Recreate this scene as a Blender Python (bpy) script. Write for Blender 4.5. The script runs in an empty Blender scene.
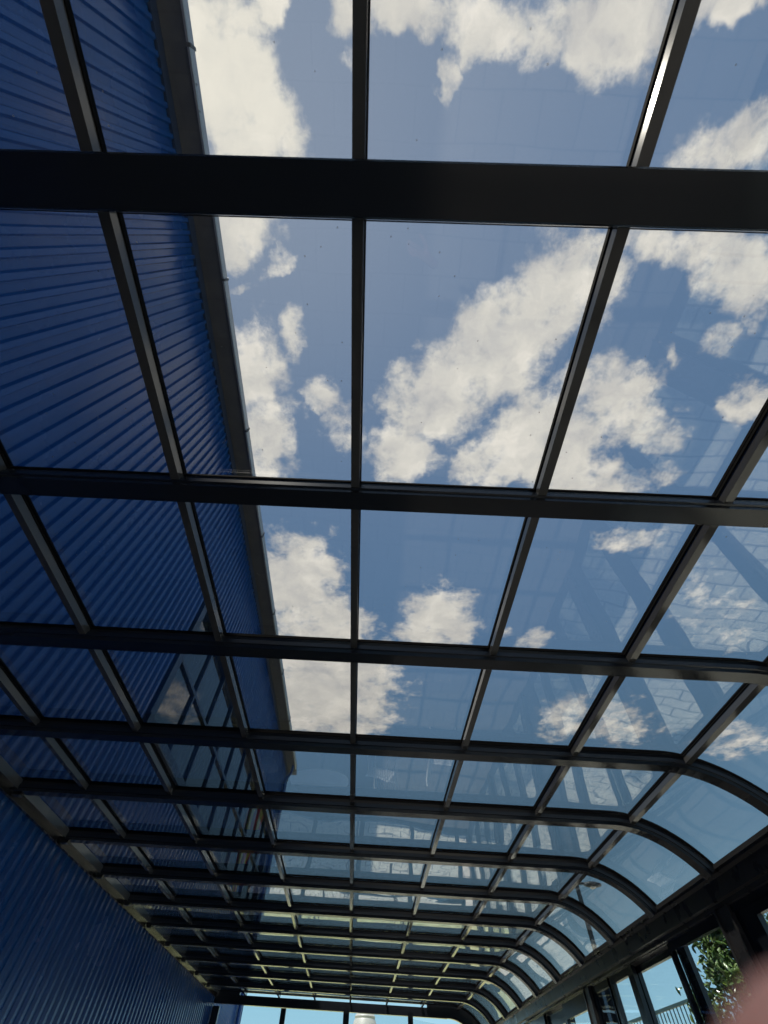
import bpy, bmesh, math, random
from math import sin, cos, pi, radians, atan2, sqrt
from mathutils import Vector, Matrix
random.seed(7)
SC = bpy.context.scene
COL = SC.collection

# ------------------------------------------------------------------ camera
F_PX = 413.0
PITCH = math.atan2(616.0, F_PX)      # how far the lens looks above the horizon
ROLL, YAW = 0.035, 0.018
def _cam_axes():
    c, s = cos(PITCH), sin(PITCH)
    F = Vector((0, c, s)); R = Vector((1, 0, 0)); D = Vector((0, s, -c))
    r = R * cos(ROLL) - D * sin(ROLL); d = D * cos(ROLL) + R * sin(ROLL)
    rot = Matrix.Rotation(-YAW, 3, 'Z')
    return rot @ r, rot @ d, rot @ F
CR, CD, CF = _cam_axes()
cd = bpy.data.cameras.new('camera')
cam = bpy.data.objects.new('camera', cd); COL.objects.link(cam)
m = Matrix((CR, -CD, -CF)).transposed().to_4x4()
cam.matrix_world = m
cd.sensor_fit = 'VERTICAL'; cd.sensor_height = 5.6; cd.sensor_width = 4.2
cd.lens = 5.6 * F_PX / 1024.0
cd.clip_start = 0.002; cd.clip_end = 500
cd.dof.use_dof = True; cd.dof.focus_distance = 6.0; cd.dof.aperture_fstop = 0.95
SC.camera = cam
def pix_dir(x, y):
    return CR * ((x - 384) / F_PX) + CD * ((y - 512) / F_PX) + CF

# ------------------------------------------------------------------ colour management
SC.view_settings.view_transform = 'Standard'; SC.view_settings.look = 'None'
SC.view_settings.gamma = 1.0; SC.view_settings.use_curve_mapping = False
SC.view_settings.exposure = 0.0
SC.cycles.use_denoising = True
SC.cycles.max_bounces = 10; SC.cycles.transparent_max_bounces = 24; SC.cycles.glossy_bounces = 5
SC.cycles.sample_clamp_indirect = 4.0
SC.cycles.caustics_reflective = False; SC.cycles.caustics_refractive = False

# ------------------------------------------------------------------ sun
SUN_DIR = pix_dir(222, 75).normalized()
sl = bpy.data.lights.new('sun', 'SUN'); sl.energy = 7.0; sl.angle = radians(0.8); sl.color = (1.0, 0.93, 0.82)
so = bpy.data.objects.new('sun', sl); COL.objects.link(so)
so.rotation_euler = SUN_DIR.to_track_quat('Z', 'Y').to_euler(); so.location = SUN_DIR * 30

# ------------------------------------------------------------------ sky: gradient, glow round the sun, cumulus banks by direction
W = bpy.data.worlds.new('sky'); SC.world = W; W.use_nodes = True
nt = W.node_tree; nt.nodes.clear()
def N(t, **k):
    n = nt.nodes.new(t)
    for a, b in k.items(): setattr(n, a, b)
    return n
def math_n(op, a, b=None, c=None, clamp=False):
    n = N('ShaderNodeMath', operation=op); n.use_clamp = clamp
    for i, v in enumerate((a, b, c)):
        if v is None: continue
        if isinstance(v, (int, float)): n.inputs[i].default_value = v
        else: nt.links.new(v, n.inputs[i])
    return n.outputs[0]
def ramp(fac, stops, interp='LINEAR'):
    n = N('ShaderNodeValToRGB'); cr = n.color_ramp; cr.interpolation = interp
    while len(cr.elements) < len(stops): cr.elements.new(0.5)
    for e, (p, c) in zip(cr.elements, stops):
        e.position = p; e.color = (*c, 1)
    nt.links.new(fac, n.inputs[0]); return n.outputs[0]
def mixc(f, a, b, bt='MIX'):
    n = N('ShaderNodeMix', data_type='RGBA', blend_type=bt)
    for i, v in ((0, f), (6, a), (7, b)):
        if isinstance(v, (int, float)): n.inputs[i].default_value = v
        elif isinstance(v, tuple): n.inputs[i].default_value = (*v, 1)
        else: nt.links.new(v, n.inputs[i])
    return n.outputs[2]
tc = N('ShaderNodeTexCoord').outputs['Generated']
sp = N('ShaderNodeSeparateXYZ'); nt.links.new(tc, sp.inputs[0])
zc = math_n('MAXIMUM', sp.outputs[2], 0.03)
px_ = math_n('DIVIDE', sp.outputs[0], zc); py_ = math_n('DIVIDE', sp.outputs[1], zc)
cb = N('ShaderNodeCombineXYZ'); nt.links.new(px_, cb.inputs[0]); nt.links.new(py_, cb.inputs[1])
P = cb.outputs[0]
# wind-torn edges: warp the plane with two noises
def noise(vec, scale, detail, rough, color=False, loc=0.0):
    n = N('ShaderNodeTexNoise'); n.inputs['Scale'].default_value = scale
    n.inputs['Detail'].default_value = detail; n.inputs['Roughness'].default_value = rough
    if loc:
        a = N('ShaderNodeVectorMath', operation='ADD'); nt.links.new(vec, a.inputs[0]); a.inputs[1].default_value = (loc, loc * .7, loc * .3); vec = a.outputs[0]
    nt.links.new(vec, n.inputs['Vector'])
    return n.outputs['Color' if color else 'Fac']
def warp(vec, scale, amt, detail):
    c = noise(vec, scale, detail, .6, True)
    s = N('ShaderNodeVectorMath', operation='SUBTRACT'); nt.links.new(c, s.inputs[0]); s.inputs[1].default_value = (.5, .5, .5)
    k = N('ShaderNodeVectorMath', operation='SCALE'); nt.links.new(s.outputs[0], k.inputs[0]); k.inputs['Scale'].default_value = amt
    a = N('ShaderNodeVectorMath', operation='ADD'); nt.links.new(vec, a.inputs[0]); nt.links.new(k.outputs[0], a.inputs[1])
    f = N('ShaderNodeVectorMath', operation='MULTIPLY'); nt.links.new(a.outputs[0], f.inputs[0]); f.inputs[1].default_value = (1, 1, 0)
    return f.outputs[0]
PW = warp(warp(P, 5.0, .12, 4), 20.0, .05, 6)
def p_of(x, y):
    d = pix_dir(x, y); return (d.x / d.z, d.y / d.z)
CLOUDS = [  # direction (given through the lens), half-lengths, turn, density
 (205, 25, 60, 50, 60, 1.0), (225, 85, 75, 48, 62, 1.1), (255, 135, 55, 40, 30, 1.05), (272, 8, 16, 26, 0, .85),
 (232, 235, 42, 34, 0, 1.0), (282, 268, 20, 15, -35, .8), (240, 292, 16, 7, -15, .6), (293, 335, 11, 26, 15, .72),
 (248, 375, 34, 46, 0, 1.0), (262, 440, 36, 50, 0, 1.0), (318, 396, 24, 18, 30, .75), (342, 425, 24, 22, 30, .75),
 (348, 22, 24, 26, 0, .85), (350, 62, 9, 20, 0, .6), (405, 12, 55, 26, 10, 1.0), (480, 22, 60, 32, 10, .95), (555, 30, 60, 40, 0, .9),
 (610, 45, 50, 46, -20, 1.0), (665, 15, 60, 34, -20, .9), (448, 80, 9, 30, 10, .7), (740, 12, 48, 18, -25, .85),
 (735, 148, 66, 34, -20, .82), (690, 160, 30, 22, 0, .6),
 (400, 455, 36, 34, 0, 1.0), (440, 400, 66, 42, -40, 1.05), (500, 350, 74, 48, -42, 1.1), (565, 290, 66, 44, -45, 1.0), (596, 245, 40, 22, -10, .85), (400, 375, 20, 18, 0, .6), (420, 345, 12, 10, 0, .5),
 (690, 252, 76, 24, 5, .9), (738, 275, 46, 44, 20, .95), (745, 400, 22, 32, 20, .85), (722, 338, 26, 14, 0, .55), (676, 350, 10, 24, -20, .5),
 (490, 468, 42, 24, -10, .95), (548, 440, 60, 44, -20, 1.05), (618, 398, 52, 38, 20, 1.0), (650, 430, 42, 22, 20, .8), (580, 478, 60, 28, 0, 1.0), (655, 478, 24, 14, -35, .65),
 (295, 585, 42, 44, 35, 1.05), (325, 625, 48, 34, 30, 1.0), (320, 690, 78, 50, 0, 1.1), (345, 715, 48, 28, 0, 1.0), (362, 690, 34, 30, 0, .9),
 (440, 622, 36, 30, 0, 1.05), (425, 632, 30, 18, 0, .95), (535, 641, 18, 10, 0, .7), (505, 637, 12, 6, 0, .5),
 (626, 540, 34, 15, 0, .66), (700, 575, 34, 26, 30, .38), (565, 718, 30, 20, -30, .75), (620, 725, 42, 24, 0, .66), (735, 742, 44, 18, 0, .66), (720, 620, 46, 34, 0, .42)]
mask = None
for (x, y, a, b, ang, st) in CLOUDS:
    ca, sa = cos(radians(ang)), sin(radians(ang))
    p0 = p_of(x, y)
    pa = p_of(x + a * ca * .5, y + a * sa * .5); pb = p_of(x - b * sa * .5, y + b * ca * .5)
    A = [[(pa[0] - p0[0]) * 2, (pb[0] - p0[0]) * 2], [(pa[1] - p0[1]) * 2, (pb[1] - p0[1]) * 2]]
    # principal axes of A (2x2)
    e11 = A[0][0] ** 2 + A[0][1] ** 2; e22 = A[1][0] ** 2 + A[1][1] ** 2; e12 = A[0][0] * A[1][0] + A[0][1] * A[1][1]
    t = .5 * atan2(2 * e12, e11 - e22); mn = (e11 + e22) / 2; df = sqrt(((e11 - e22) / 2) ** 2 + e12 ** 2)
    mp = N('ShaderNodeMapping', vector_type='TEXTURE')
    mp.inputs['Location'].default_value = (*p0, 0); mp.inputs['Rotation'].default_value = (0, 0, t)
    mp.inputs['Scale'].default_value = (sqrt(mn + df), sqrt(max(mn - df, 1e-8)), 1)
    nt.links.new(PW, mp.inputs[0])
    ln = N('ShaderNodeVectorMath', operation='LENGTH'); nt.links.new(mp.outputs[0], ln.inputs[0])
    mr = N('ShaderNodeMapRange', interpolation_type='SMOOTHSTEP')
    nt.links.new(ln.outputs['Value'], mr.inputs[0])
    for i, v in ((1, 1.7), (2, .35), (3, 0.0), (4, st)): mr.inputs[i].default_value = v
    mask = mr.outputs[0] if mask is None else math_n('MAXIMUM', mask, mr.outputs[0])
nf = noise(P, 11.0, 10, .66)
dens = math_n('ADD', mask, math_n('MULTIPLY', math_n('SUBTRACT', nf, .5), 2.1))
cov = N('ShaderNodeMapRange', interpolation_type='SMOOTHSTEP'); nt.links.new(dens, cov.inputs[0])
cov.inputs[1].default_value = .30; cov.inputs[2].default_value = .95
has = N('ShaderNodeMapRange'); nt.links.new(mask, has.inputs[0]); has.inputs[1].default_value = .02; has.inputs[2].default_value = .22
cover = math_n('MULTIPLY', cov.outputs[0], has.outputs[0], clamp=True)
dv = N('ShaderNodeVectorMath', operation='DOT_PRODUCT'); nt.links.new(tc, dv.inputs[0]); dv.inputs[1].default_value = tuple(SUN_DIR)
ca_ = math_n('MAXIMUM', dv.outputs['Value'], 0.0)
glow = math_n('POWER', ca_, 7.0); glow2 = math_n('POWER', ca_, 60.0)
skyc = ramp(sp.outputs[2], [(0.0, (.48, .76, .88)), (.10, (.38, .67, .84)), (.28, (.21, .41, .62)), (.62, (.185, .345, .60)), (1.0, (.205, .335, .57))])
skyc = mixc(math_n('MULTIPLY', glow, .62), skyc, (.58, .66, .80))
shade = noise(PW, 9.0, 6, .6, loc=3.1)
cl = ramp(shade, [(.30, (.70, .72, .78)), (.50, (1.12, 1.09, 1.03)), (.66, (1.5, 1.42, 1.30))])
core = N('ShaderNodeMapRange'); nt.links.new(dens, core.inputs[0]); core.inputs[1].default_value = .5; core.inputs[2].default_value = 1.5
core.inputs[3].default_value = .0; core.inputs[4].default_value = .6
cl = mixc(core.outputs[0], cl, (1.28, 1.21, 1.10))
cl = mixc(math_n('MULTIPLY', glow2, .5), cl, (1.75, 1.65, 1.42))
final = mixc(cover, skyc, cl)
gnd = N('ShaderNodeMapRange'); nt.links.new(sp.outputs[2], gnd.inputs[0]); gnd.inputs[1].default_value = -.03; gnd.inputs[2].default_value = 0.0
final = mixc(gnd.outputs[0], (.20, .21, .2), final)
bg = N('ShaderNodeBackground'); bg.inputs[1].default_value = 1.0; nt.links.new(final, bg.inputs[0])
wo = N('ShaderNodeOutputWorld'); nt.links.new(bg.outputs[0], wo.inputs[0])
W.cycles.sampling_method = 'MANUAL'; W.cycles.sample_map_resolution = 512

# ------------------------------------------------------------------ materials
def mat(name, color, rough=.5, metal=0.0, spec=.5, var=None, bump=None, coat=0.0):
    """var = (second colour, noise scale, low, high); bump = (scale, strength)"""
    M = bpy.data.materials.new(name); M.use_nodes = True
    t = M.node_tree; b = t.nodes['Principled BSDF']
    b.inputs['Base Color'].default_value = (*color, 1); b.inputs['Roughness'].default_value = rough
    b.inputs['Metallic'].default_value = metal; b.inputs['Specular IOR Level'].default_value = spec
    b.inputs['Coat Weight'].default_value = coat; b.inputs['Coat Roughness'].default_value = .12
    co = t.nodes.new('ShaderNodeTexCoord').outputs['Object']
    if var:
        n = t.nodes.new('ShaderNodeTexNoise'); n.inputs['Scale'].default_value = var[1]; n.inputs['Detail'].default_value = 6
        t.links.new(co, n.inputs['Vector'])
        r = t.nodes.new('ShaderNodeValToRGB'); r.color_ramp.elements[0].position = var[2]; r.color_ramp.elements[1].position = var[3]
        r.color_ramp.elements[0].color = (*color, 1); r.color_ramp.elements[1].color = (*var[0], 1)
        t.links.new(n.outputs[0], r.inputs[0]); t.links.new(r.outputs[0], b.inputs['Base Color'])
        q = t.nodes.new('ShaderNodeMapRange'); t.links.new(n.outputs[0], q.inputs[0])
        q.inputs[1].default_value = .3; q.inputs[2].default_value = .7
        q.inputs[3].default_value = max(.03, rough - .08); q.inputs[4].default_value = min(1, rough + .1)
        t.links.new(q.outputs[0], b.inputs['Roughness'])
    if bump:
        n = t.nodes.new('ShaderNodeTexNoise'); n.inputs['Scale'].default_value = bump[0]; n.inputs['Detail'].default_value = 3
        t.links.new(co, n.inputs['Vector'])
        u = t.nodes.new('ShaderNodeBump'); u.inputs['Strength'].default_value = bump[1]; u.inputs['Distance'].default_value = .01
        t.links.new(n.outputs[0], u.inputs['Height']); t.links.new(u.outputs[0], b.inputs['Normal'])
    return M
def glass_mat(name, tint, ior=1.5, wave=.25, wscale=1.6, specks=True, film=.005):
    M = bpy.data.materials.new(name); M.use_nodes = True; t = M.node_tree; t.nodes.clear()
    def n_(x, **k):
        n = t.nodes.new(x)
        for a, b in k.items(): setattr(n, a, b)
        return n
    out = n_('ShaderNodeOutputMaterial'); tr = n_('ShaderNodeBsdfTransparent'); tr.inputs[0].default_value = (*tint, 1)
    gl = n_('ShaderNodeBsdfGlossy'); gl.inputs['Roughness'].default_value = .0; gl.inputs['Color'].default_value = (.96, .98, 1, 1)
    lw = n_('ShaderNodeLayerWeight'); lw.inputs[0].default_value = .5      # dust film: absorbs more the longer the path through it
    cs = n_('ShaderNodeMath', operation='SUBTRACT'); cs.inputs[0].default_value = 1.0; t.links.new(lw.outputs['Facing'], cs.inputs[1])
    c2 = n_('ShaderNodeMath', operation='MAXIMUM'); t.links.new(cs.outputs[0], c2.inputs[0]); c2.inputs[1].default_value = .05
    c3 = n_('ShaderNodeMath', operation='DIVIDE'); c3.inputs[0].default_value = -film; t.links.new(c2.outputs[0], c3.inputs[1])
    c4 = n_('ShaderNodeMath', operation='EXPONENT'); t.links.new(c3.outputs[0], c4.inputs[0])
    c5 = n_('ShaderNodeVectorMath', operation='SCALE'); c5.inputs[0].default_value = tint; t.links.new(c4.outputs[0], c5.inputs['Scale'])
    t.links.new(c5.outputs[0], tr.inputs[0])
    fr = n_('ShaderNodeFresnel'); fr.inputs[0].default_value = ior
    mx = n_('ShaderNodeMixShader')
    co = n_('ShaderNodeTexCoord').outputs['Object']
    no = n_('ShaderNodeTexNoise'); no.inputs['Scale'].default_value = wscale; no.inputs['Detail'].default_value = 1.5
    t.links.new(co, no.inputs['Vector'])
    bu = n_('ShaderNodeBump'); bu.inputs['Strength'].default_value = wave; bu.inputs['Distance'].default_value = .02
    t.links.new(no.outputs[0], bu.inputs['Height']); t.links.new(bu.outputs[0], gl.inputs['Normal'])
    # back faces of the thin sheet: keep the same air-to-glass reflectance
    geo = n_('ShaderNodeNewGeometry')
    inv = n_('ShaderNodeMath', operation='DIVIDE'); inv.inputs[0].default_value = 1.0; inv.inputs[1].default_value = ior
    sel = n_('ShaderNodeMix', data_type='FLOAT'); t.links.new(geo.outputs['Backfacing'], sel.inputs[0])
    sel.inputs[2].default_value = ior; sel.inputs[3].default_value = 1 / ior
    # Fresnel node inverts its IOR on back faces, so feed it the inverse there
    t.links.new(sel.outputs[0], fr.inputs[0])
    t.links.new(fr.outputs[0], mx.inputs[0]); t.links.new(tr.outputs[0], mx.inputs[1]); t.links.new(gl.outputs[0], mx.inputs[2])
    last = mx.outputs[0]
    if specks:
        vo = n_('ShaderNodeTexVoronoi'); vo.inputs['Scale'].default_value = 22.0; t.links.new(co, vo.inputs['Vector'])
        a = n_('ShaderNodeMath', operation='LESS_THAN'); t.links.new(vo.outputs['Distance'], a.inputs[0]); a.inputs[1].default_value = .062
        sx = n_('ShaderNodeSeparateColor'); t.links.new(vo.outputs['Color'], sx.inputs[0])
        c = n_('ShaderNodeMath', operation='GREATER_THAN'); t.links.new(sx.outputs[0], c.inputs[0]); c.inputs[1].default_value = .70
        d = n_('ShaderNodeMath', operation='MULTIPLY'); t.links.new(a.outputs[0], d.inputs[0]); t.links.new(c.outputs[0], d.inputs[1])
        e = n_('ShaderNodeMath', operation='MULTIPLY'); t.links.new(d.outputs[0], e.inputs[0]); e.inputs[1].default_value = .35
        df = n_('ShaderNodeBsdfDiffuse'); df.inputs[0].default_value = (.55, .55, .52, 1)
        m2 = n_('ShaderNodeMixShader'); t.links.new(e.outputs[0], m2.inputs[0]); t.links.new(last, m2.inputs[1]); t.links.new(df.outputs[0], m2.inputs[2])
        last = m2.outputs[0]
    t.links.new(last, out.inputs[0]); return M
def tile_mat(name, c1, c2, mortar, scale, bw=.5, rh=.25, msize=.012):
    M = bpy.data.materials.new(name); M.use_nodes = True; t = M.node_tree; b = t.nodes['Principled BSDF']
    b.inputs['Roughness'].default_value = .6
    co = t.nodes.new('ShaderNodeTexCoord').outputs['Object']
    br = t.nodes.new('ShaderNodeTexBrick'); br.inputs['Scale'].default_value = scale
    br.inputs['Brick Width'].default_value = bw; br.inputs['Row Height'].default_value = rh; br.inputs['Mortar Size'].default_value = msize
    br.inputs['Color1'].default_value = (*c1, 1); br.inputs['Color2'].default_value = (*c2, 1); br.inputs['Mortar'].default_value = (*mortar, 1)
    t.links.new(co, br.inputs['Vector'])
    no = t.nodes.new('ShaderNodeTexNoise'); no.inputs['Scale'].default_value = 3; no.inputs['Detail'].default_value = 8; t.links.new(co, no.inputs['Vector'])
    mx = t.nodes.new('ShaderNodeMix'); mx.data_type = 'RGBA'; mx.blend_type = 'MULTIPLY'; mx.inputs[0].default_value = .35
    t.links.new(br.outputs[0], mx.inputs[6]); t.links.new(no.outputs[0], mx.inputs[7]); t.links.new(mx.outputs[2], b.inputs['Base Color'])
    return M
M_FRAME = mat('charcoal_frame', (.014, .017, .023), .18, 0.0, .4)
M_EAVE = mat('charcoal_eave_lit', (.034, .034, .038), .30, 0.0, .5, var=((.055, .050, .048), 7, .35, .7))  # charcoal frame made lighter: the light on the eave side put into its colour
M_PURL = mat('grey_bar', (.060, .060, .060), .11, .0, .5)
M_GASK = mat('black_gasket', (.003, .003, .0035), .9, 0, .08)
M_GLASS = glass_mat('roof_glass', (.87, .875, .87), ior=1.68, film=.10)
M_WGLASS = glass_mat('window_glass', (.93, .965, .97), wave=.08, specks=False)
M_DGLASS = glass_mat('dark_reflection_glass', (.25, .27, .30), wave=.3, specks=False)  # tint darkened to imitate a dark reflection in one window leaf
M_BLUE = mat('blue_sheet_steel', (.006, .056, .22), .24, 0.0, .5, var=((.008, .066, .25), 1.2, .35, .7))
M_GREY = mat('grey_flashing', (.075, .082, .10), .6, .1, var=((.11, .115, .13), 5, .4, .7))
M_FLASH = mat('dark_flashing', (.02, .035, .08), .5)
M_LIGHTM = mat('pale_metal', (.42, .43, .44), .4, .6)
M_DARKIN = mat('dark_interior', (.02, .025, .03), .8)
M_MUNT = mat('blue_muntin', (.015, .035, .075), .4)
M_BGLASS = mat('building_glass', (.012, .02, .03), .02, 0, 1.0)
M_TILE = tile_mat('floor_tile', (.16, .155, .15), (.13, .125, .12), (.05, .05, .05), 1.0, bw=.30, rh=.30, msize=.006)
M_PAVE = tile_mat('paving', (.66, .62, .52), (.58, .54, .46), (.12, .11, .10), 1.0, bw=.40, rh=.20, msize=.012)
M_GRASS = mat('grass', (.30, .31, .13), .9, var=((.52, .50, .26), 3, .35, .65), bump=(40, .6))
M_BARK = mat('bark', (.05, .038, .03), .85, var=((.09, .07, .055), 20, .3, .7))
M_LEAF = mat('leaf', (.035, .085, .02), .32, 0, .6, var=((.12, .17, .03), 5, .35, .7))
M_LEAF2 = mat('yellow_leaf', (.20, .24, .04), .4, 0, .5, var=((.45, .42, .12), 5, .35, .7))
M_WHITE = mat('white_plastic', (.80, .79, .76), .35, var=((.70, .69, .66), 3, .4, .8))
M_POLE = mat('lamp_paint', (.03, .045, .055), .4, .3)
M_RAIL = mat('rail_paint', (.02, .05, .05), .4, .2)
M_CONC = mat('concrete', (.42, .40, .37), .85, var=((.32, .31, .29), 6, .35, .7))
M_RED = mat('red_canvas', (.55, .03, .03), .8); M_YEL = mat('yellow_canvas', (.70, .50, .04), .8)
M_SOIL = mat('soil', (.05, .035, .025), .95)
M_POT = mat('terracotta', (.40, .16, .08), .75, var=((.30, .12, .07), 8, .4, .7))
M_TANK = mat('tank_plastic', (.42, .41, .38), .45)
M_BUBBLE = mat('lamp_lens', (.75, .78, .78), .3)

# ------------------------------------------------------------------ mesh helpers
class MB:
    def __init__(s): s.v = []; s.f = []; s.m = []; s.sm = []
    def add(s, vs, fs, mi=0, smooth=False):
        o = len(s.v); s.v += [tuple(v) for v in vs]; s.f += [tuple(o + i for i in f) for f in fs]
        s.m += [mi] * len(fs); s.sm += [smooth] * len(fs)
    def box(s, a, b, mi=0, mtx=None):
        (x0, y0, z0), (x1, y1, z1) = a, b
        vs = [(x0, y0, z0), (x1, y0, z0), (x1, y1, z0), (x0, y1, z0), (x0, y0, z1), (x1, y0, z1), (x1, y1, z1), (x0, y1, z1)]
        if mtx: vs = [mtx @ Vector(v) for v in vs]
        s.add(vs, [(0, 3, 2, 1), (4, 5, 6, 7), (0, 1, 5, 4), (1, 2, 6, 5), (2, 3, 7, 6), (3, 0, 4, 7)], mi)
    def loft(s, rings, mi=0, caps=True, smooth=False, closed=True):
        n = len(rings[0]); o = len(s.v)
        for r in rings: s.v += [tuple(p) for p in r]
        k = n if closed else n - 1
        for i in range(len(rings) - 1):
            for j in range(k):
                a = o + i * n + j; b = o + i * n + (j + 1) % n
                s.f.append((a, b, b + n, a + n)); s.m.append(mi); s.sm.append(smooth)
        if caps:
            s.f.append(tuple(o + j for j in reversed(range(n)))); s.m.append(mi); s.sm.append(False)
            e = o + (len(rings) - 1) * n
            s.f.append(tuple(e + j for j in range(n))); s.m.append(mi); s.sm.append(False)
    def tube(s, pts, rad, seg=8, mi=0, caps=True):
        pts = [Vector(p) for p in pts]
        if not hasattr(rad, '__len__'): rad = [rad] * len(pts)
        rings = []; up = None
        for i, p in enumerate(pts):
            d = (pts[min(i + 1, len(pts) - 1)] - pts[max(i - 1, 0)]).normalized()
            if up is None: up = Vector((0, 0, 1)) if abs(d.z) < .9 else Vector((1, 0, 0))
            a = d.cross(up).normalized(); b = a.cross(d).normalized(); up = b
            rings.append([p + (a * cos(2 * pi * k / seg) + b * sin(2 * pi * k / seg)) * rad[i] for k in range(seg)])
        s.loft(rings, mi, caps, True)
    def lathe(s, prof, c=(0, 0, 0), seg=24, mi=0, smooth=True):
        rings = [[(c[0] + r * cos(2 * pi * k / seg), c[1] + r * sin(2 * pi * k / seg), c[2] + z) for k in range(seg)] for r, z in prof]
        s.loft(rings, mi, True, smooth)
    def build(s, name, mats, parent=None, fix=True):
        me = bpy.data.meshes.new(name); me.from_pydata(s.v, [], s.f)
        for mm in (mats if isinstance(mats, (list, tuple)) else [mats]): me.materials.append(mm)
        me.polygons.foreach_set('material_index', s.m); me.polygons.foreach_set('use_smooth', s.sm)
        if fix:
            b = bmesh.new(); b.from_mesh(me); bmesh.ops.recalc_face_normals(b, faces=b.faces); b.to_mesh(me); b.free()
        me.update()
        if any(s.sm): me.set_sharp_from_angle(angle=radians(40))
        o = bpy.data.objects.new(name, me); COL.objects.link(o)
        if parent is not None:
            o.parent = parent
            o.matrix_parent_inverse = Matrix.Translation(-Vector(parent_loc(parent)))
        return o
def parent_loc(p):
    l = Vector(p.location)
    q = p
    while q.parent is not None:
        q = q.parent
        # meshes under an Empty keep world-space vertices through their inverse
    return l if p.parent is None else Vector((0, 0, 0))
def thing(name, loc, label, cat, group=None):
    o = bpy.data.objects.new(name, None); COL.objects.link(o); o.location = loc; o.empty_display_size = .1
    o['label'] = label; o['category'] = cat
    if group: o['group'] = group
    return o
def setting(name, loc=(0, 0, 0)):
    o = bpy.data.objects.new(name, None); COL.objects.link(o); o.location = loc; o.empty_display_size = .1
    o['kind'] = 'structure'; return o

# ------------------------------------------------------------------ ground and floor
FLOOR = -1.55
b = MB(); b.box((-2.6, -6, FLOOR - .1), (2.42, 11.7, FLOOR)); o = b.build('floor', M_TILE); o['kind'] = 'structure'
b = MB(); b.box((2.42, -12, FLOOR - .12), (40, 19, FLOOR - .02)); b.box((-2.6, 11.7, FLOOR - .12), (2.42, 19, FLOOR - .02)); b.box((-30, 15.2, FLOOR - .12), (-2.6, 19, FLOOR - .02))
b.box((-2.6, -12, FLOOR - .12), (2.42, -6, FLOOR - .02))
o = b.build('ground', M_PAVE); o['kind'] = 'structure'
b = MB(); b.box((-60, 19, FLOOR - .12), (60, 140, FLOOR + .0)); o = b.build('lawn', M_GRASS); o['kind'] = 'structure'

# ------------------------------------------------------------------ glazed roof
H, SLOPE, SKEW = 1.3, .021, .021
XA, RAD = 1.72, .72                      # where the curve begins, its radius
ZA = H - SLOPE * XA; A0 = math.atan(SLOPE); A1 = radians(53)
def roof_pt(s):
    """s = x on the flat; past XA, arc length.  returns x, z, normal(x,z)"""
    if s <= XA: return s, H - SLOPE * s, sin(A0), cos(A0)
    a = A0 + (s - XA) / RAD
    cx_, cz_ = XA - RAD * sin(A0), ZA - RAD * cos(A0)
    return cx_ + RAD * sin(a), cz_ + RAD * cos(a), sin(a), cos(a)
S_END = XA + RAD * (A1 - A0)
S_WALL = -2.52
FLATS = [-2.52, 0.0, 1.0, XA]
ARC = [XA + (S_END - XA) * i / 14 for i in range(1, 15)]
def skew(x, y, z): return (x, y - SKEW * x, z)
def sweep_roof(mb, sec, s_list, y0, mi=0):
    """sec: polygon of (dy, n): n is measured along the roof normal"""
    rings = []
    for s in s_list:
        x, z, nx, nz = roof_pt(s)
        rings.append([skew(x + nx * n, y0 + dy, z + nz * n) for dy, n in sec])
    mb.loft(rings, mi)
roof = setting('ceiling', (0, 0, H))
roof['label'] = 'long glazed canopy roof of charcoal rafters, bars and clear panes'
YB = [-1.03, -.14, .744, 1.62, 2.49, 3.33, 4.22, 5.08, 5.95, 6.83, 7.73, 8.65, 9.58, 10.53, 11.50]
SEC = [(0, -.010), (.004, -.026), (-.003, -.029), (-.003, -.050), (.003, -.053), (.004, -.070), (.076, -.070), (.078, -.053), (.082, -.050), (.082, -.029), (.076, -.026), (.080, -.010)]
SECE = [(.02, -.004), (.02, -.014), (.06, -.014), (.06, -.004)]
SECW = [(.0, -.012), (.0, -.096), (.004, -.102), (.106, -.102), (.110, -.096), (.110, -.012)]
full = FLATS + ARC
for k, y in enumerate(YB):
    w = (k == 1)
    b = MB(); sweep_roof(b, SECW if w else (SECE if k == len(YB) - 1 else SEC), full, y)
    r_ = b.build('rafter', M_FRAME, roof)
    y0_, y1_ = (-.002, .112) if w else (-.004, .084)
    b = MB(); sweep_roof(b, [(y0_, -.010), (y0_, -.001), (y1_, -.001), (y1_, -.010)], full, y)
    sweep_roof(b, [(.018, .009), (.018, .022), (y1_ - .02, .022), (y1_ - .02, .009)], full, y)
    b.build('gasket', M_GASK, r_)
PX = [-2.0, -1.385, -.732, -.090, .565, 1.205, 1.86]
def bar(mb, s, w, n0, n1, y0, y1):
    x, z, nx, nz = roof_pt(s); tx, tz = nz, -nx
    rings = []
    for y in (y0, y1):
        rings.append([skew(x + tx * u + nx * n, y, z + tz * u + nz * n) for u, n in ((-w / 2, n0), (w / 2, n0), (w / 2, n1), (-w / 2, n1))])
    mb.loft(rings)
for s in PX:
    b = MB(); bar(b, s, .030, -.046, -.010, YB[0], 11.62)
    p_ = b.build('glazing_bar', M_PURL, roof)
    b = MB(); bar(b, s, .036, -.010, -.001, YB[0], 11.62); bar(b, s, .024, .009, .020, YB[0], 11.62); b.build('gasket', M_GASK, p_)
# fixing brackets with a screw where bars meet rafters
b = MB()
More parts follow.
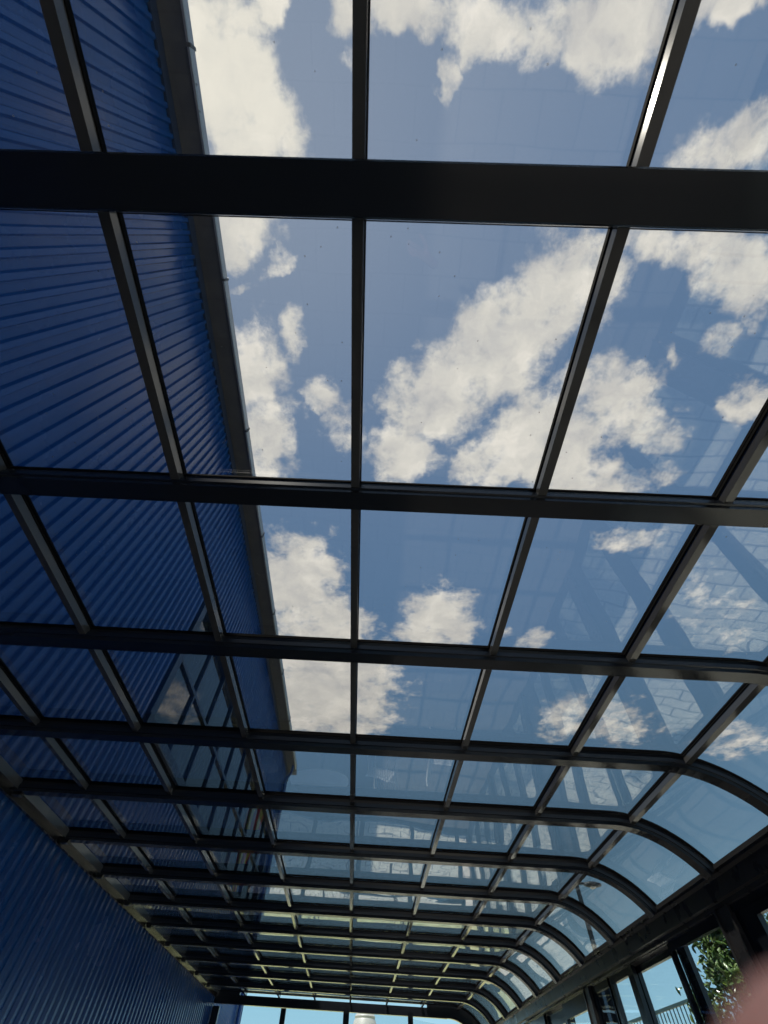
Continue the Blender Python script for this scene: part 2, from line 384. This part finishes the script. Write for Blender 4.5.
# wall plate along the blue wall
b = MB(); bar(b, -2.50, .06, -.06, -.004, YB[0], 11.6); wp = b.build('wall_plate', M_PURL, roof)
b = MB(); bar(b, -2.543, .026, -.09, .0, YB[0], 11.6); b.build('wall_angle', M_FRAME, roof)
for y in YB[1:]:
    b = MB(); xx = -2.49; b.box((xx - .03, y + .095, H - .03), (xx + .03, y + .14, H + .045)); b.build('bracket', M_FRAME, wp)
cols = [S_WALL] + PX + [S_END]
for k in range(len(YB) - 1):
    for c in range(8):
        s0, s1 = cols[c], cols[c + 1]
        ns = 14 if c == 7 else 1
        ss = [s0 + (s1 - s0) * i / ns for i in range(ns + 1)]
        b = MB(); y0, y1 = YB[k] + .03, YB[k + 1] + .03
        rings = []
        for s in ss:
            x, z, nx, nz = roof_pt(s)
            rings.append([skew(x, y0, z), skew(x, y1, z), skew(x + nx * .008, y1, z + nz * .008), skew(x + nx * .008, y0, z + nz * .008)])
        b.loft(rings, 0, True, ns > 1)
        b.build('curved_glass_pane' if c == 7 else 'glass_pane', M_GLASS, roof)

# ------------------------------------------------------------------ right wall: eave beam, posts
wr = setting('wall_right', (2.36, 5, FLOOR))
XE, ZE = roof_pt(S_END)[0], roof_pt(S_END)[1]
def prismY(mb, poly, y0, y1, mi=0):
    mb.loft([[(x, y, z) for x, z in poly] for y in (y0, y1)], mi)
b = MB()
prismY(b, [(2.27, .955), (2.27, .975), (2.30, .985), (2.46, .975), (2.46, .82), (2.40, .82), (2.335, .835), (2.335, .855), (2.30, .862), (2.295, .945)], -1.1, 11.7)
b.build('eave_beam', M_EAVE, wr)
b = MB(); prismY(b, [(2.262, .968), (2.262, .99), (2.35, .995), (2.35, .976), (2.28, .968)], -1.1, 11.7); b.build('drip_rail', M_PURL, wr)
b = MB(); prismY(b, [(2.325, .838), (2.325, .862), (2.345, .862), (2.345, .838)], -1.1, 11.7); b.build('trim_strip', M_PURL, wr)
POST = [-1.95, .78, 3.52, 6.26, 8.98, 11.62]
for y in POST:
    b = MB(); hw = .085
    prismY(b, [(2.335, FLOOR), (2.335, .84), (2.45, .84), (2.45, FLOOR)], y - hw, y + hw)
    b.box((2.325, y - hw, FLOOR), (2.335, y - hw + .02, .84)); b.box((2.325, y + hw - .02, FLOOR), (2.335, y + hw, .84))
    b.build('post', M_EAVE, wr)
# sliding windows between the posts
def sash(parent, y0, y1, x, z0, z1, st, gm=M_WGLASS, top=.05):
    b = MB()
    for a in ((y0, y0 + st), (y1 - st, y1)):
        prismY(b, [(x, z0), (x, z1), (x + .035, z1), (x + .035, z0)], *a)
    prismY(b, [(x, z1 - top), (x, z1), (x + .035, z1), (x + .035, z1 - top)], y0 + st, y1 - st)
    prismY(b, [(x, z0), (x, z0 + .09), (x + .035, z0 + .09), (x + .035, z0)], y0 + st, y1 - st)
    f = b.build('sash', M_FRAME, parent)
    b = MB(); b.box((x + .014, y0 + st - .01, z0 + .08), (x + .021, y1 - st + .01, z1 - top + .01)); g = b.build('pane', gm, f); f['kids'] = 1
    del f['kids']; return f
for j in range(len(POST) - 1):
    y0, y1 = POST[j] + .085, POST[j + 1] - .085
    w = setting('window_%d' % (j + 1), (2.39, (y0 + y1) / 2, FLOOR))
    b = MB()
    top = .83 if j >= 2 else .80
    prismY(b, [(2.345, top), (2.345, .842), (2.45, .842), (2.45, top)], y0, y1)
    prismY(b, [(2.345, FLOOR), (2.345, FLOOR + .05), (2.45, FLOOR + .05), (2.45, FLOOR)], y0, y1)
    b.build('window_frame', M_FRAME, w)
    z0, z1 = FLOOR + .05, top
    L = y1 - y0
    if j == 1:
        seg = [(0, .30, 0), (.27, .60, 1), (.57, 1.0, 0)]
        sash(w, y0, y0 + .9, 2.355, z0, z1, .10); sash(w, y0 + .8, y0 + 1.8, 2.40, z0, z1, .10); sash(w, y0 + 1.7, y1, 2.355, z0, z1, .19)
    elif j == 2:
        sash(w, 3.605, 4.40, 2.355, z0, z1, .035); sash(w, 4.255, 5.25, 2.40, z0, z1, .12, top=.05)
        sash(w, 5.13, 5.72, 2.355, z0, z1, .11)
        # last leaf: its dark tint stands in for a dark reflection
        sash(w, 5.67, 6.175, 2.355, z0, z1, .04, M_DGLASS)
    else:
        sash(w, y0, y0 + .85, 2.355, z0, z1, .07, top=.12); sash(w, y0 + .75, y0 + 1.75, 2.40, z0, z1, .09, top=.12); sash(w, y0 + 1.65, y1, 2.355, z0, z1, .08, top=.12)

# ------------------------------------------------------------------ far end: header, mullions, panes
we = setting('wall_far', (0, 11.65, FLOOR))
def sx(x): return 11.62 - SKEW * x
b = MB()
def endbar(mb, x0, x1, z0, z1, d=.09, tilt=True, mi=0):
    t = SLOPE if tilt else 0
    vs = []
    for x, y, z in ((x0, 0, z0), (x1, 0, z0), (x1, d, z0), (x0, d, z0), (x0, 0, z1), (x1, 0, z1), (x1, d, z1), (x0, d, z1)):
        vs.append((x, sx(x) + y, z - t * x))
    mb.add(vs, [(0, 3, 2, 1), (4, 5, 6, 7), (0, 1, 5, 4), (1, 2, 6, 5), (2, 3, 7, 6), (3, 0, 4, 7)], mi)
endbar(b, -2.56, 1.66, 1.150, 1.262)
# the header bends down to the right post
pts_o = []; pts_i = []
for i in range(13):
    a = radians(58) * i / 12
    pts_o.append((1.66 + .72 * sin(a), 1.21 - .66 * (1 - cos(a)))); pts_i.append((1.66 + .62 * sin(a), 1.12 - .62 * (1 - cos(a))))
rings = [[(xo, sx(xo), zo), (xo, sx(xo) + .09, zo), (xi, sx(xi) + .09, zi), (xi, sx(xi), zi)] for (xo, zo), (xi, zi) in zip(pts_o, pts_i)]
b.loft(rings); hd = b.build('header', M_FRAME, we)
# infill above the header right of the slot and at the far left
b = MB(); endbar(b, -2.56, -2.12, 1.255, 1.31, .05)
sweep_roof(b, [(.09, -.13), (.09, -.0), (.14, -.0), (.14, -.13)], [1.30, 1.5, XA] + ARC, 11.5); b.build('infill', M_FRAME, we)
for x0, x1 in ((-2.56, -2.44), (-1.33, -1.24), (-.205, -.10), (.955, 1.045), (2.05, 2.14)):
    b = MB(); z1 = 1.17 if x1 < 2 else .98
    endbar(b, x0, x1, FLOOR, z1 - .0, .07, False); b.build('mullion', M_FRAME, we)
b = MB(); endbar(b, -2.56, 2.4, FLOOR, FLOOR + .12, .08, False); endbar(b, -2.38, 2.14, -.25, -.17, .06, False); b.build('rail', M_FRAME, we)
for i, (x0, x1) in enumerate(((-2.44, -1.33), (-1.24, -.205), (-.10, .955), (1.045, 2.05))):
    w = setting('window_%d' % (6 + i), ((x0 + x1) / 2, 11.65, FLOOR + .12))
    b = MB()
    z1 = 1.16 - SLOPE * x1 if i < 3 else .99
    vs = [(x0, sx(x0) + .03, FLOOR + .1), (x1, sx(x1) + .03, FLOOR + .1), (x1, sx(x1) + .03, z1), (x0, sx(x0) + .03, (1.16 - SLOPE * x0) if i < 3 else 1.10)]
    vs2 = [(x, y + .008, z) for x, y, z in vs]
    b.add(vs + vs2, [(0, 1, 2, 3), (7, 6, 5, 4), (0, 4, 5, 1), (1, 5, 6, 2), (2, 6, 7, 3), (3, 7, 4, 0)]); b.build('pane', M_WGLASS, w)

# ------------------------------------------------------------------ blue building on the left
XW = -2.6; ZT = 6.42; Y0B, Y1B = -9.0, 15.0
bl = thing('metal_building', (-6, 3, FLOOR), 'tall building clad in blue corrugated steel rising past the left side of the roof', 'building')
PITCHR = .13
def cladding(mb, ya, yb, za, zb):
    prof = []
    k0 = math.floor(ya / PITCHR); k1 = math.ceil(yb / PITCHR)
    for k in range(k0, k1 + 1):
        y = k * PITCHR
        for dy, dx in ((0, 0), (.058, 0), (.072, .028), (.112, .028), (.126, 0)):
            yy = y + dy
            if ya <= yy <= yb: prof.append((yy, dx))
    if prof[0][0] > ya: prof.insert(0, (ya, prof[0][1]))
    if prof[-1][0] < yb: prof.append((yb, prof[-1][1]))
    # outer skin with a back face 0.1 m behind
    n = len(prof)
    rings = [[(XW + dx, y, z) for y, dx in prof] + [(XW - .1, yb, z), (XW - .1, ya, z)] for z in (za, zb)]
    mb.loft(rings)
WY0, WY1, WZ0, WZ1 = 4.85, 13.7, 2.62, 4.38
b = MB()
cladding(b, Y0B, WY0, FLOOR - .1, ZT); cladding(b, WY1, Y1B, FLOOR - .1, ZT)
cladding(b, WY0, WY1, FLOOR - .1, WZ0); cladding(b, WY0, WY1, WZ1, ZT)
# end wall facing the far side
b.box((-14, Y1B - .1, FLOOR - .1), (XW - .1, Y1B, ZT)); b.box((-14, Y0B, FLOOR - .1), (-13.9, Y1B - .1, ZT)); b.box((-13.9, Y0B, FLOOR - .1), (XW - .1, Y0B + .1, ZT))
b.build('cladding', M_BLUE, bl)
b = MB(); b.box((-13.9, Y0B + .1, ZT - .02), (XW + .005, Y1B, ZT + .1)); b.box((XW + .005, Y0B, ZT), (-2.31, Y1B - .1, ZT + .1))
b.build('eave_soffit', M_GREY, bl)
b = MB(); b.box((XW + .005, Y0B, ZT - .16), (XW + .036, Y1B, ZT)); b.build('top_flashing', M_FLASH, bl)
b = MB(); prismY(b, [(-2.31, ZT - .02), (-2.31, ZT + .11), (-2.275, ZT + .11), (-2.268, ZT + .085), (-2.275, ZT + .0), (-2.285, ZT - .02)], Y0B, Y1B - .55)
b.build('gutter', M_LIGHTM, bl)
for i in range(9):
    y = -6 + i * 2.2
    b = MB(); b.box((-2.315, y, ZT - .03), (-2.262, y + .03, ZT + .115)); b.build('gutter_joint', M_GREY, bl)
b = MB()
prismY(b, [(XW - .02, WZ1 - .02), (XW - .02, WZ1 + .12), (XW + .06, WZ1 + .10), (XW + .06, WZ1 - .02)], WY0 - .12, WY1 + .12)
prismY(b, [(XW - .05, WZ0 - .10), (XW - .05, WZ0 + .04), (XW + .07, WZ0 + .02), (XW + .07, WZ0 - .10)], WY0 - .12, WY1 + .12)
b.box((XW - .05, WY0 - .12, WZ0), (XW + .055, WY0 + .02, WZ1)); b.box((XW - .05, WY1 - .02, WZ0), (XW + .055, WY1 + .12, WZ1))
wf = b.build('window_surround', M_MUNT, bl)
yy = WY0 + .02; i = 0
zm = (WZ0 + WZ1) / 2
while yy < WY1 - .05:
    y2 = min(yy + .885, WY1 - .02)
    b = MB()
    b.box((XW - .02, y2 - .022, WZ0 + .02), (XW + .02, y2 + .022, WZ1 - .02)); b.box((XW - .02, yy + .02, zm - .025), (XW + .02, y2 - .02, zm + .025))
    b.build('muntin', M_MUNT, wf)
    b = MB(); b.box((XW - .03, yy, WZ0 + .02), (XW - .015, y2, WZ1 - .02)); b.build('building_pane', M_BGLASS, wf)
    yy = y2
b = MB(); b.box((XW - .09, WY0 - .05, WZ0 - .05), (XW - .05, WY1 + .05, WZ1 + .05)); b.build('dark_backing', M_DARKIN, wf)  # dark sheet added for the unlit interior behind the panes
# a rain pipe at the far corner
b = MB(); b.tube([(-2.36, 14.2, ZT - .02), (-2.38, 14.2, ZT - .25), (-2.52, 14.2, ZT - .45), (-2.52, 14.2, FLOOR)], .04, 12); b.build('downpipe', M_BLUE, bl)

# ------------------------------------------------------------------ things inside, seen mirrored in the panes
t = thing('round_table', (-.95, 8.2, FLOOR), 'round white patio table mirrored in the roof panes near the building edge', 'table')
b = MB(); b.lathe([(.0, .72), (.50, .72), (.53, .73), (.53, .75), (.50, .76), (.0, .76)], (-.95, 8.2, FLOOR), 40); b.build('table_top', M_WHITE, t)
b = MB(); b.lathe([(.035, .03), (.035, .72)], (-.95, 8.2, FLOOR), 16); b.build('pedestal', M_POLE, t)
b = MB(); b.lathe([(.0, .0), (.26, .0), (.24, .03), (.0, .05)], (-.95, 8.2, FLOOR), 28); b.build('base', M_POLE, t)
def wire_chair(x, y, rz, label):
    t = thing('mesh_chair', (x, y, FLOOR), label, 'chair')
    R = Matrix.Translation((x, y, FLOOR)) @ Matrix.Rotation(rz, 4, 'Z')
    b = MB(); n = 9
    for i in range(n):
        u = -.21 + .42 * i / (n - 1)
        b.tube([R @ Vector((u, -.2, .45)), R @ Vector((u, .2, .44))], .006, 6); b.tube([R @ Vector((-.21, u * .95, .45)), R @ Vector((.21, u * .95, .45))], .006, 6)
    b.tube([R @ Vector(v) for v in ((-.22, -.21, .45), (.22, -.21, .45), (.22, .21, .45), (-.22, .21, .45), (-.22, -.21, .45))], .012, 8); b.build('seat', M_WHITE, t)
    b = MB()
    for i in range(n):
        u = -.2 + .4 * i / (n - 1)
        b.tube([R @ Vector((u, .21, .46)), R @ Vector((u * .8, .30, .88 - abs(u) * .3))], .006, 6)
    b.tube([R @ Vector(v) for v in ((-.22, .21, .45), (-.2, .28, .78), (-.1, .30, .88), (.1, .30, .88), (.2, .28, .78), (.22, .21, .45))], .012, 8)
    b.tube([R @ Vector((-.2, .255, .64)), R @ Vector((.2, .255, .64))], .006, 6); b.build('backrest', M_WHITE, t)
    for sx_ in (-1, 1):
        for sy_ in (-1, 1):
            b = MB(); b.tube([R @ Vector((sx_ * .2, sy_ * .19, .45)), R @ Vector((sx_ * .23, sy_ * .22, .0))], .012, 8); b.build('leg', M_WHITE, t)
    return t
wire_chair(.15, 8.5, radians(200), 'white wire mesh chair mirrored right of the round table')
wire_chair(1.25, 7.6, radians(80), 'white wire mesh chair nearest the right windows')
t = thing('folded_parasol', (-2.2, 9.4, FLOOR), 'folded red and yellow parasol standing against the blue wall', 'parasol')
b = MB(); b.lathe([(.0, .0), (.2, .0), (.2, .05), (.03, .08), (.0, .08)], (-2.2, 9.4, FLOOR), 24); b.build('base', M_CONC, t)
b = MB(); b.lathe([(.02, .08), (.02, 2.1)], (-2.2, 9.4, FLOOR), 12); b.build('pole', M_LIGHTM, t)
for c_, (mt, off) in enumerate(((M_RED, 0), (M_YEL, 1))):
    b = MB()
    for k in range(off, 8, 2):
        a = 2 * pi * k / 8; a2 = a + 2 * pi / 8
        rr = [(.025, 2.05), (.09, 1.6), (.13, 1.1), (.15, .85)]
        ring = []
        for r, z in rr:
            ring.append([(-2.2 + r * cos(a), 9.4 + r * sin(a), FLOOR + z), (-2.2 + r * 1.25 * cos((a + a2) / 2), 9.4 + r * 1.25 * sin((a + a2) / 2), FLOOR + z), (-2.2 + r * cos(a2), 9.4 + r * sin(a2), FLOOR + z), (-2.2 + .02 * cos((a + a2) / 2), 9.4 + .02 * sin((a + a2) / 2), FLOOR + z)])
        b.loft(ring)
    q = b.build('canopy_panel', mt, t)

# ------------------------------------------------------------------ trees
def bare_tree(x, y, z, h, label, group=None, pot=False, seed=3):
    rnd = random.Random(seed)
    t = thing('bare_tree', (x, y, z), label, 'tree')
    zz = z
    if pot:
        b = MB(); b.lathe([(.0, 0), (.16, 0), (.22, .34), (.24, .34), (.24, .38), (.20, .38), (.19, .33), (.0, .33)], (x, y, z), 28); b.build('pot', M_POT, t); zz = z + .33
    b = MB(); b2 = MB()
    def grow(p, d, ln, r, lv):
        pts = [p]; q = p; dd = d
        for i in range(4):
            dd = (dd + Vector((rnd.uniform(-.16, .16), rnd.uniform(-.16, .16), rnd.uniform(-.02, .12)))).normalized()
            q = q + dd * ln / 4; pts.append(q)
        (b if lv == 0 else b2).tube(pts, [r * (1 - .12 * i) for i in range(5)], 6)
        if lv >= 4: return
        for i in range(3 if lv < 3 else 2):
            a = rnd.uniform(0, 2 * pi); tilt = rnd.uniform(.4, .85)
            s1 = dd.orthogonal().normalized(); s2 = dd.cross(s1)
            nd = (dd * cos(tilt) + (s1 * cos(a) + s2 * sin(a)) * sin(tilt)).normalized()
            grow(pts[-1 - (i % 2)], nd, ln * rnd.uniform(.6, .8), r * .55, lv + 1)
    grow(Vector((x, y, zz - .02)), Vector((0, 0, 1)), h * .36, h * .018, 0)
    b.build('trunk', M_BARK, t); b2.build('branches', M_BARK, t); return t
bare_tree(-.25, 10.3, FLOOR, 1.7, 'small bare potted tree mirrored in the middle panes', pot=True, seed=5)
bare_tree(.7, 14.6, FLOOR - .02, 2.6, 'bare leafless tree beyond the far end windows', seed=9)
bare_tree(-1.1, 15.8, FLOOR - .02, 2.3, 'smaller bare tree beyond the far end near the blue building', seed=12)
def leafy(x, y, z, rx, ry, zb, zt, n, label, M1, seed, size=.085):
    rnd = random.Random(seed)
    t = thing('leafy_tree', (x, y, z), label, 'tree')
    cz = (zb + zt) / 2; rz = (zt - zb) / 2
    b = MB(); b.tube([(x, y, z - .02), (x + .03, y, z + .5), (x - .02, y + .03, zb + .3), (x, y, cz + rz * .6)], [.07, .055, .045, .015], 10); b.build('trunk', M_BARK, t)
    b = MB(); lf = MB()
    tips = []
    for i in range(90):
        a = rnd.uniform(0, 2 * pi); u = rnd.uniform(-1, 1); w = sqrt(1 - u * u); rr = rnd.uniform(.75, 1.05)
        tip = Vector((x + rx * w * cos(a) * rr, y + ry * w * sin(a) * rr, cz + rz * u * rr))
        base = Vector((x, y, max(zb, min(cz + rz * .5, tip.z - .35))))
        midp = (base + tip) / 2 + Vector((0, 0, .05)); b.tube([base, midp, tip], [.014, .008, .003], 5); tips.append((base, midp, tip))
    b.build('branches', M_BARK, t)
    for i in range(n):
        base, midp, tip = rnd.choice(tips); k = sqrt(rnd.random())
        p = base.lerp(midp, k * 2) if k < .5 else midp.lerp(tip, k * 2 - 1)
        p = p + Vector((rnd.gauss(0, .06), rnd.gauss(0, .06), rnd.gauss(0, .06)))
        d = Vector((rnd.gauss(0, 1), rnd.gauss(0, 1), rnd.gauss(.5, .8))).normalized()
        s = d.cross(Vector((rnd.gauss(0, 1), rnd.gauss(0, 1), rnd.gauss(0, 1)))).normalized(); up = d.cross(s)
        L = size * rnd.uniform(.7, 1.3); wd = L * .2
        vs = [p, p + d * L * .35 + s * wd - up * .006, p + d * L * .75 + s * wd * .75, p + d * L, p + d * L * .75 - s * wd * .75, p + d * L * .35 - s * wd - up * .006, p + d * L * .5 + up * .01]
        lf.add(vs, [(0, 1, 6), (1, 2, 6), (2, 3, 6), (3, 4, 6), (4, 5, 6), (5, 0, 6)], 0, True)
    lf.build('foliage', M1, t, fix=False); return t
leafy(4.75, 7.2, FLOOR - .02, .8, 1.15, -.6, 1.95, 24000, 'bushy green tree seen through the right window beside the wide post', M_LEAF, 21, .075)
leafy(7.0, 8.2, FLOOR - .02, .9, .9, -.3, 2.2, 6000, 'pale yellow green shrub seen through the opening at the right edge', M_LEAF2, 22, .09)

# ------------------------------------------------------------------ railing on its low wall, street lamp, tank
b = MB(); b.box((5.55, 8.9, FLOOR - .02), (5.80, 19, -.12)); b.box((5.52, 8.88, -.12), (5.83, 19, -.06)); o = b.build('retaining_wall', M_CONC)
o['label'] = 'low concrete wall carrying the railing outside the right windows'; o['category'] = 'wall'
t = thing('railing', (5.66, 12, -.06), 'dark green metal picket railing outside the right windows', 'railing')
ZR = 1.29
b = MB(); b.box((5.64, 8.95, ZR), (5.69, 15, ZR + .04)); b.build('top_rail', M_RAIL, t)
b = MB(); b.box((5.645, 8.95, .06), (5.685, 15, .09)); b.build('bottom_rail', M_RAIL, t)
for i in range(44):
    y = 9.0 + i * .138
    b = MB(); b.tube([(5.665, y, .08 if i % 11 else -.06), (5.665, y, ZR + .005)], .010 if i % 11 else .022, 6); b.build('picket' if i % 11 else 'rail_post', M_RAIL, t)
t = thing('street_lamp', (5.78, 14.2, FLOOR), 'dark street lamp with one short arm seen through the curved panes', 'street lamp')
b = MB(); b.tube([(5.78, 14.2, FLOOR - .02), (5.78, 14.2, 1.0), (5.76, 14.2, 3.85)], [.075, .065, .055], 14); b.tube([(5.76, 14.2, 3.85), (5.76, 14.2, 3.87)], .06, 14); b.build('pole', M_POLE, t)
b = MB(); b.tube([(5.76, 14.2, 3.76), (5.92, 14.2, 3.77), (6.02, 14.2, 3.75)], .03, 10); b.build('arm', M_POLE, t)
b = MB()
rings = []
for i in range(9):
    u = i / 8; x = 5.96 + .46 * u; w = .10 * sin(pi * (.12 + .8 * u)) + .02; h = .05 * sin(pi * (.1 + .8 * u)) + .015
    rings.append([(x, 14.2 + w * cos(2 * pi * k / 14), 3.75 + h * sin(2 * pi * k / 14)) for k in range(14)])
b.loft(rings, 0, True, True); hd_ = b.build('lamp_head', M_POLE, t)
b = MB(); b.lathe([(.0, 0), (.06, .005), (.085, .03), (.0, .032)], (6.19, 14.2, 3.665), 16); b.build('lens', M_BUBBLE, hd_)
# ribbed white tank
t = thing('storage_tank', (.48, 30, FLOOR), 'white ribbed storage tank standing beyond the far end windows', 'tank')
prof = [(.0, 0), (.60, 0)]
zz = .05
while zz < 4.05:
    prof += [(.62, zz), (.50, zz + .07), (.50, zz + .11), (.62, zz + .18)]; zz += .25
prof += [(.55, 4.12), (.50, 4.28), (.46, 4.33), (.47, 4.40), (.42, 4.47), (.25, 4.53), (.0, 4.55)]
b = MB(); b.lathe(prof, (.48, 30, FLOOR), 40); b.build('tank_body', M_TANK, t)
b = MB(); b.lathe([(.12, 4.5), (.12, 4.56), (.0, 4.57)], (.48, 30, FLOOR), 20); b.build('lid', M_TANK, t)

# ------------------------------------------------------------------ the photographer's hand at the lower right of the lens
M_SKIN = mat('skin', (.17, .085, .078), .5, 0, .4, var=((.20, .10, .095), 30, .35, .7))
M_SKIN.node_tree.nodes['Principled BSDF'].inputs['Subsurface Weight'].default_value = .1
M_SKIN.node_tree.nodes['Principled BSDF'].inputs['Subsurface Scale'].default_value = .004
M_NAIL = mat('nail', (.62, .38, .34), .3)
tip = pix_dir(760, 1116).normalized() * .034
me = bpy.data.meshes.new('hand'); hand = bpy.data.objects.new('hand', me); COL.objects.link(hand)
back = (CD * .62 + CR * .78).normalized()          # from the fingertip back towards the knuckle
side = CF.cross(back).normalized()
def hp(a, bb, c): return tip + back * a + side * bb + CF * c
V = []; Ed = []; Rr = []
def vv(p, r): V.append(p); Rr.append(r); return len(V) - 1
wrist = vv(hp(.185, .035, -.045), .026); palm = vv(hp(.135, .03, -.035), .030); knA = vv(hp(.098, .028, -.028), .024)
arm = vv(hp(.25, .045, -.055), .030)
Ed += [(palm, wrist), (wrist, arm), (palm, knA)]
# index: extended, tip by the lens
fing = [(( .085, .002, -.020), (.060, .0, -.008), (.030, .0, .0), (.004, .0, .0), (.0125, .0120, .0115, .0110)),
        ((.088, .024, -.024), (.058, .026, -.030), (.036, .027, -.045), (.028, .028, -.062), (.0098, .009, .0084, .0076)),
        ((.092, .044, -.026), (.064, .047, -.034), (.045, .048, -.048), (.038, .049, -.064), (.0092, .0086, .008, .0072)),
        ((.100, .062, -.030), (.078, .066, -.038), (.064, .067, -.050), (.058, .068, -.062), (.0084, .0076, .007, .0064))]
for fg in fing:
    pr = knA
    for q, r in zip(fg[:4], fg[4]):
        n_ = vv(hp(*q), r); Ed.append((pr, n_)); pr = n_
th0 = vv(hp(.135, -.002, -.050), .014); th1 = vv(hp(.105, -.022, -.060), .0115); th2 = vv(hp(.078, -.030, -.064), .0098); th3 = vv(hp(.058, -.032, -.066), .0085)
Ed += [(palm, th0), (th0, th1), (th1, th2), (th2, th3)]
me.from_pydata([tuple(p) for p in V], Ed, []); me.materials.append(M_SKIN)
md = hand.modifiers.new('skin', 'SKIN'); md.use_smooth_shade = True
for i, sv in enumerate(me.skin_vertices[0].data if me.skin_vertices else []):
    pass
bm = bmesh.new(); bm.from_mesh(me); lay = bm.verts.layers.skin.verify()
for v_, r in zip(bm.verts, Rr): v_[lay].radius = (r, r); v_[lay].use_root = False
bm.verts.ensure_lookup_table(); bm.verts[palm][lay].use_root = True
bm.to_mesh(me); bm.free()
sb = hand.modifiers.new('sub', 'SUBSURF'); sb.levels = 2; sb.render_levels = 2
hand['label'] = 'blurred fingertip of the photographer\'s hand covering the bottom right corner'; hand['category'] = 'hand'
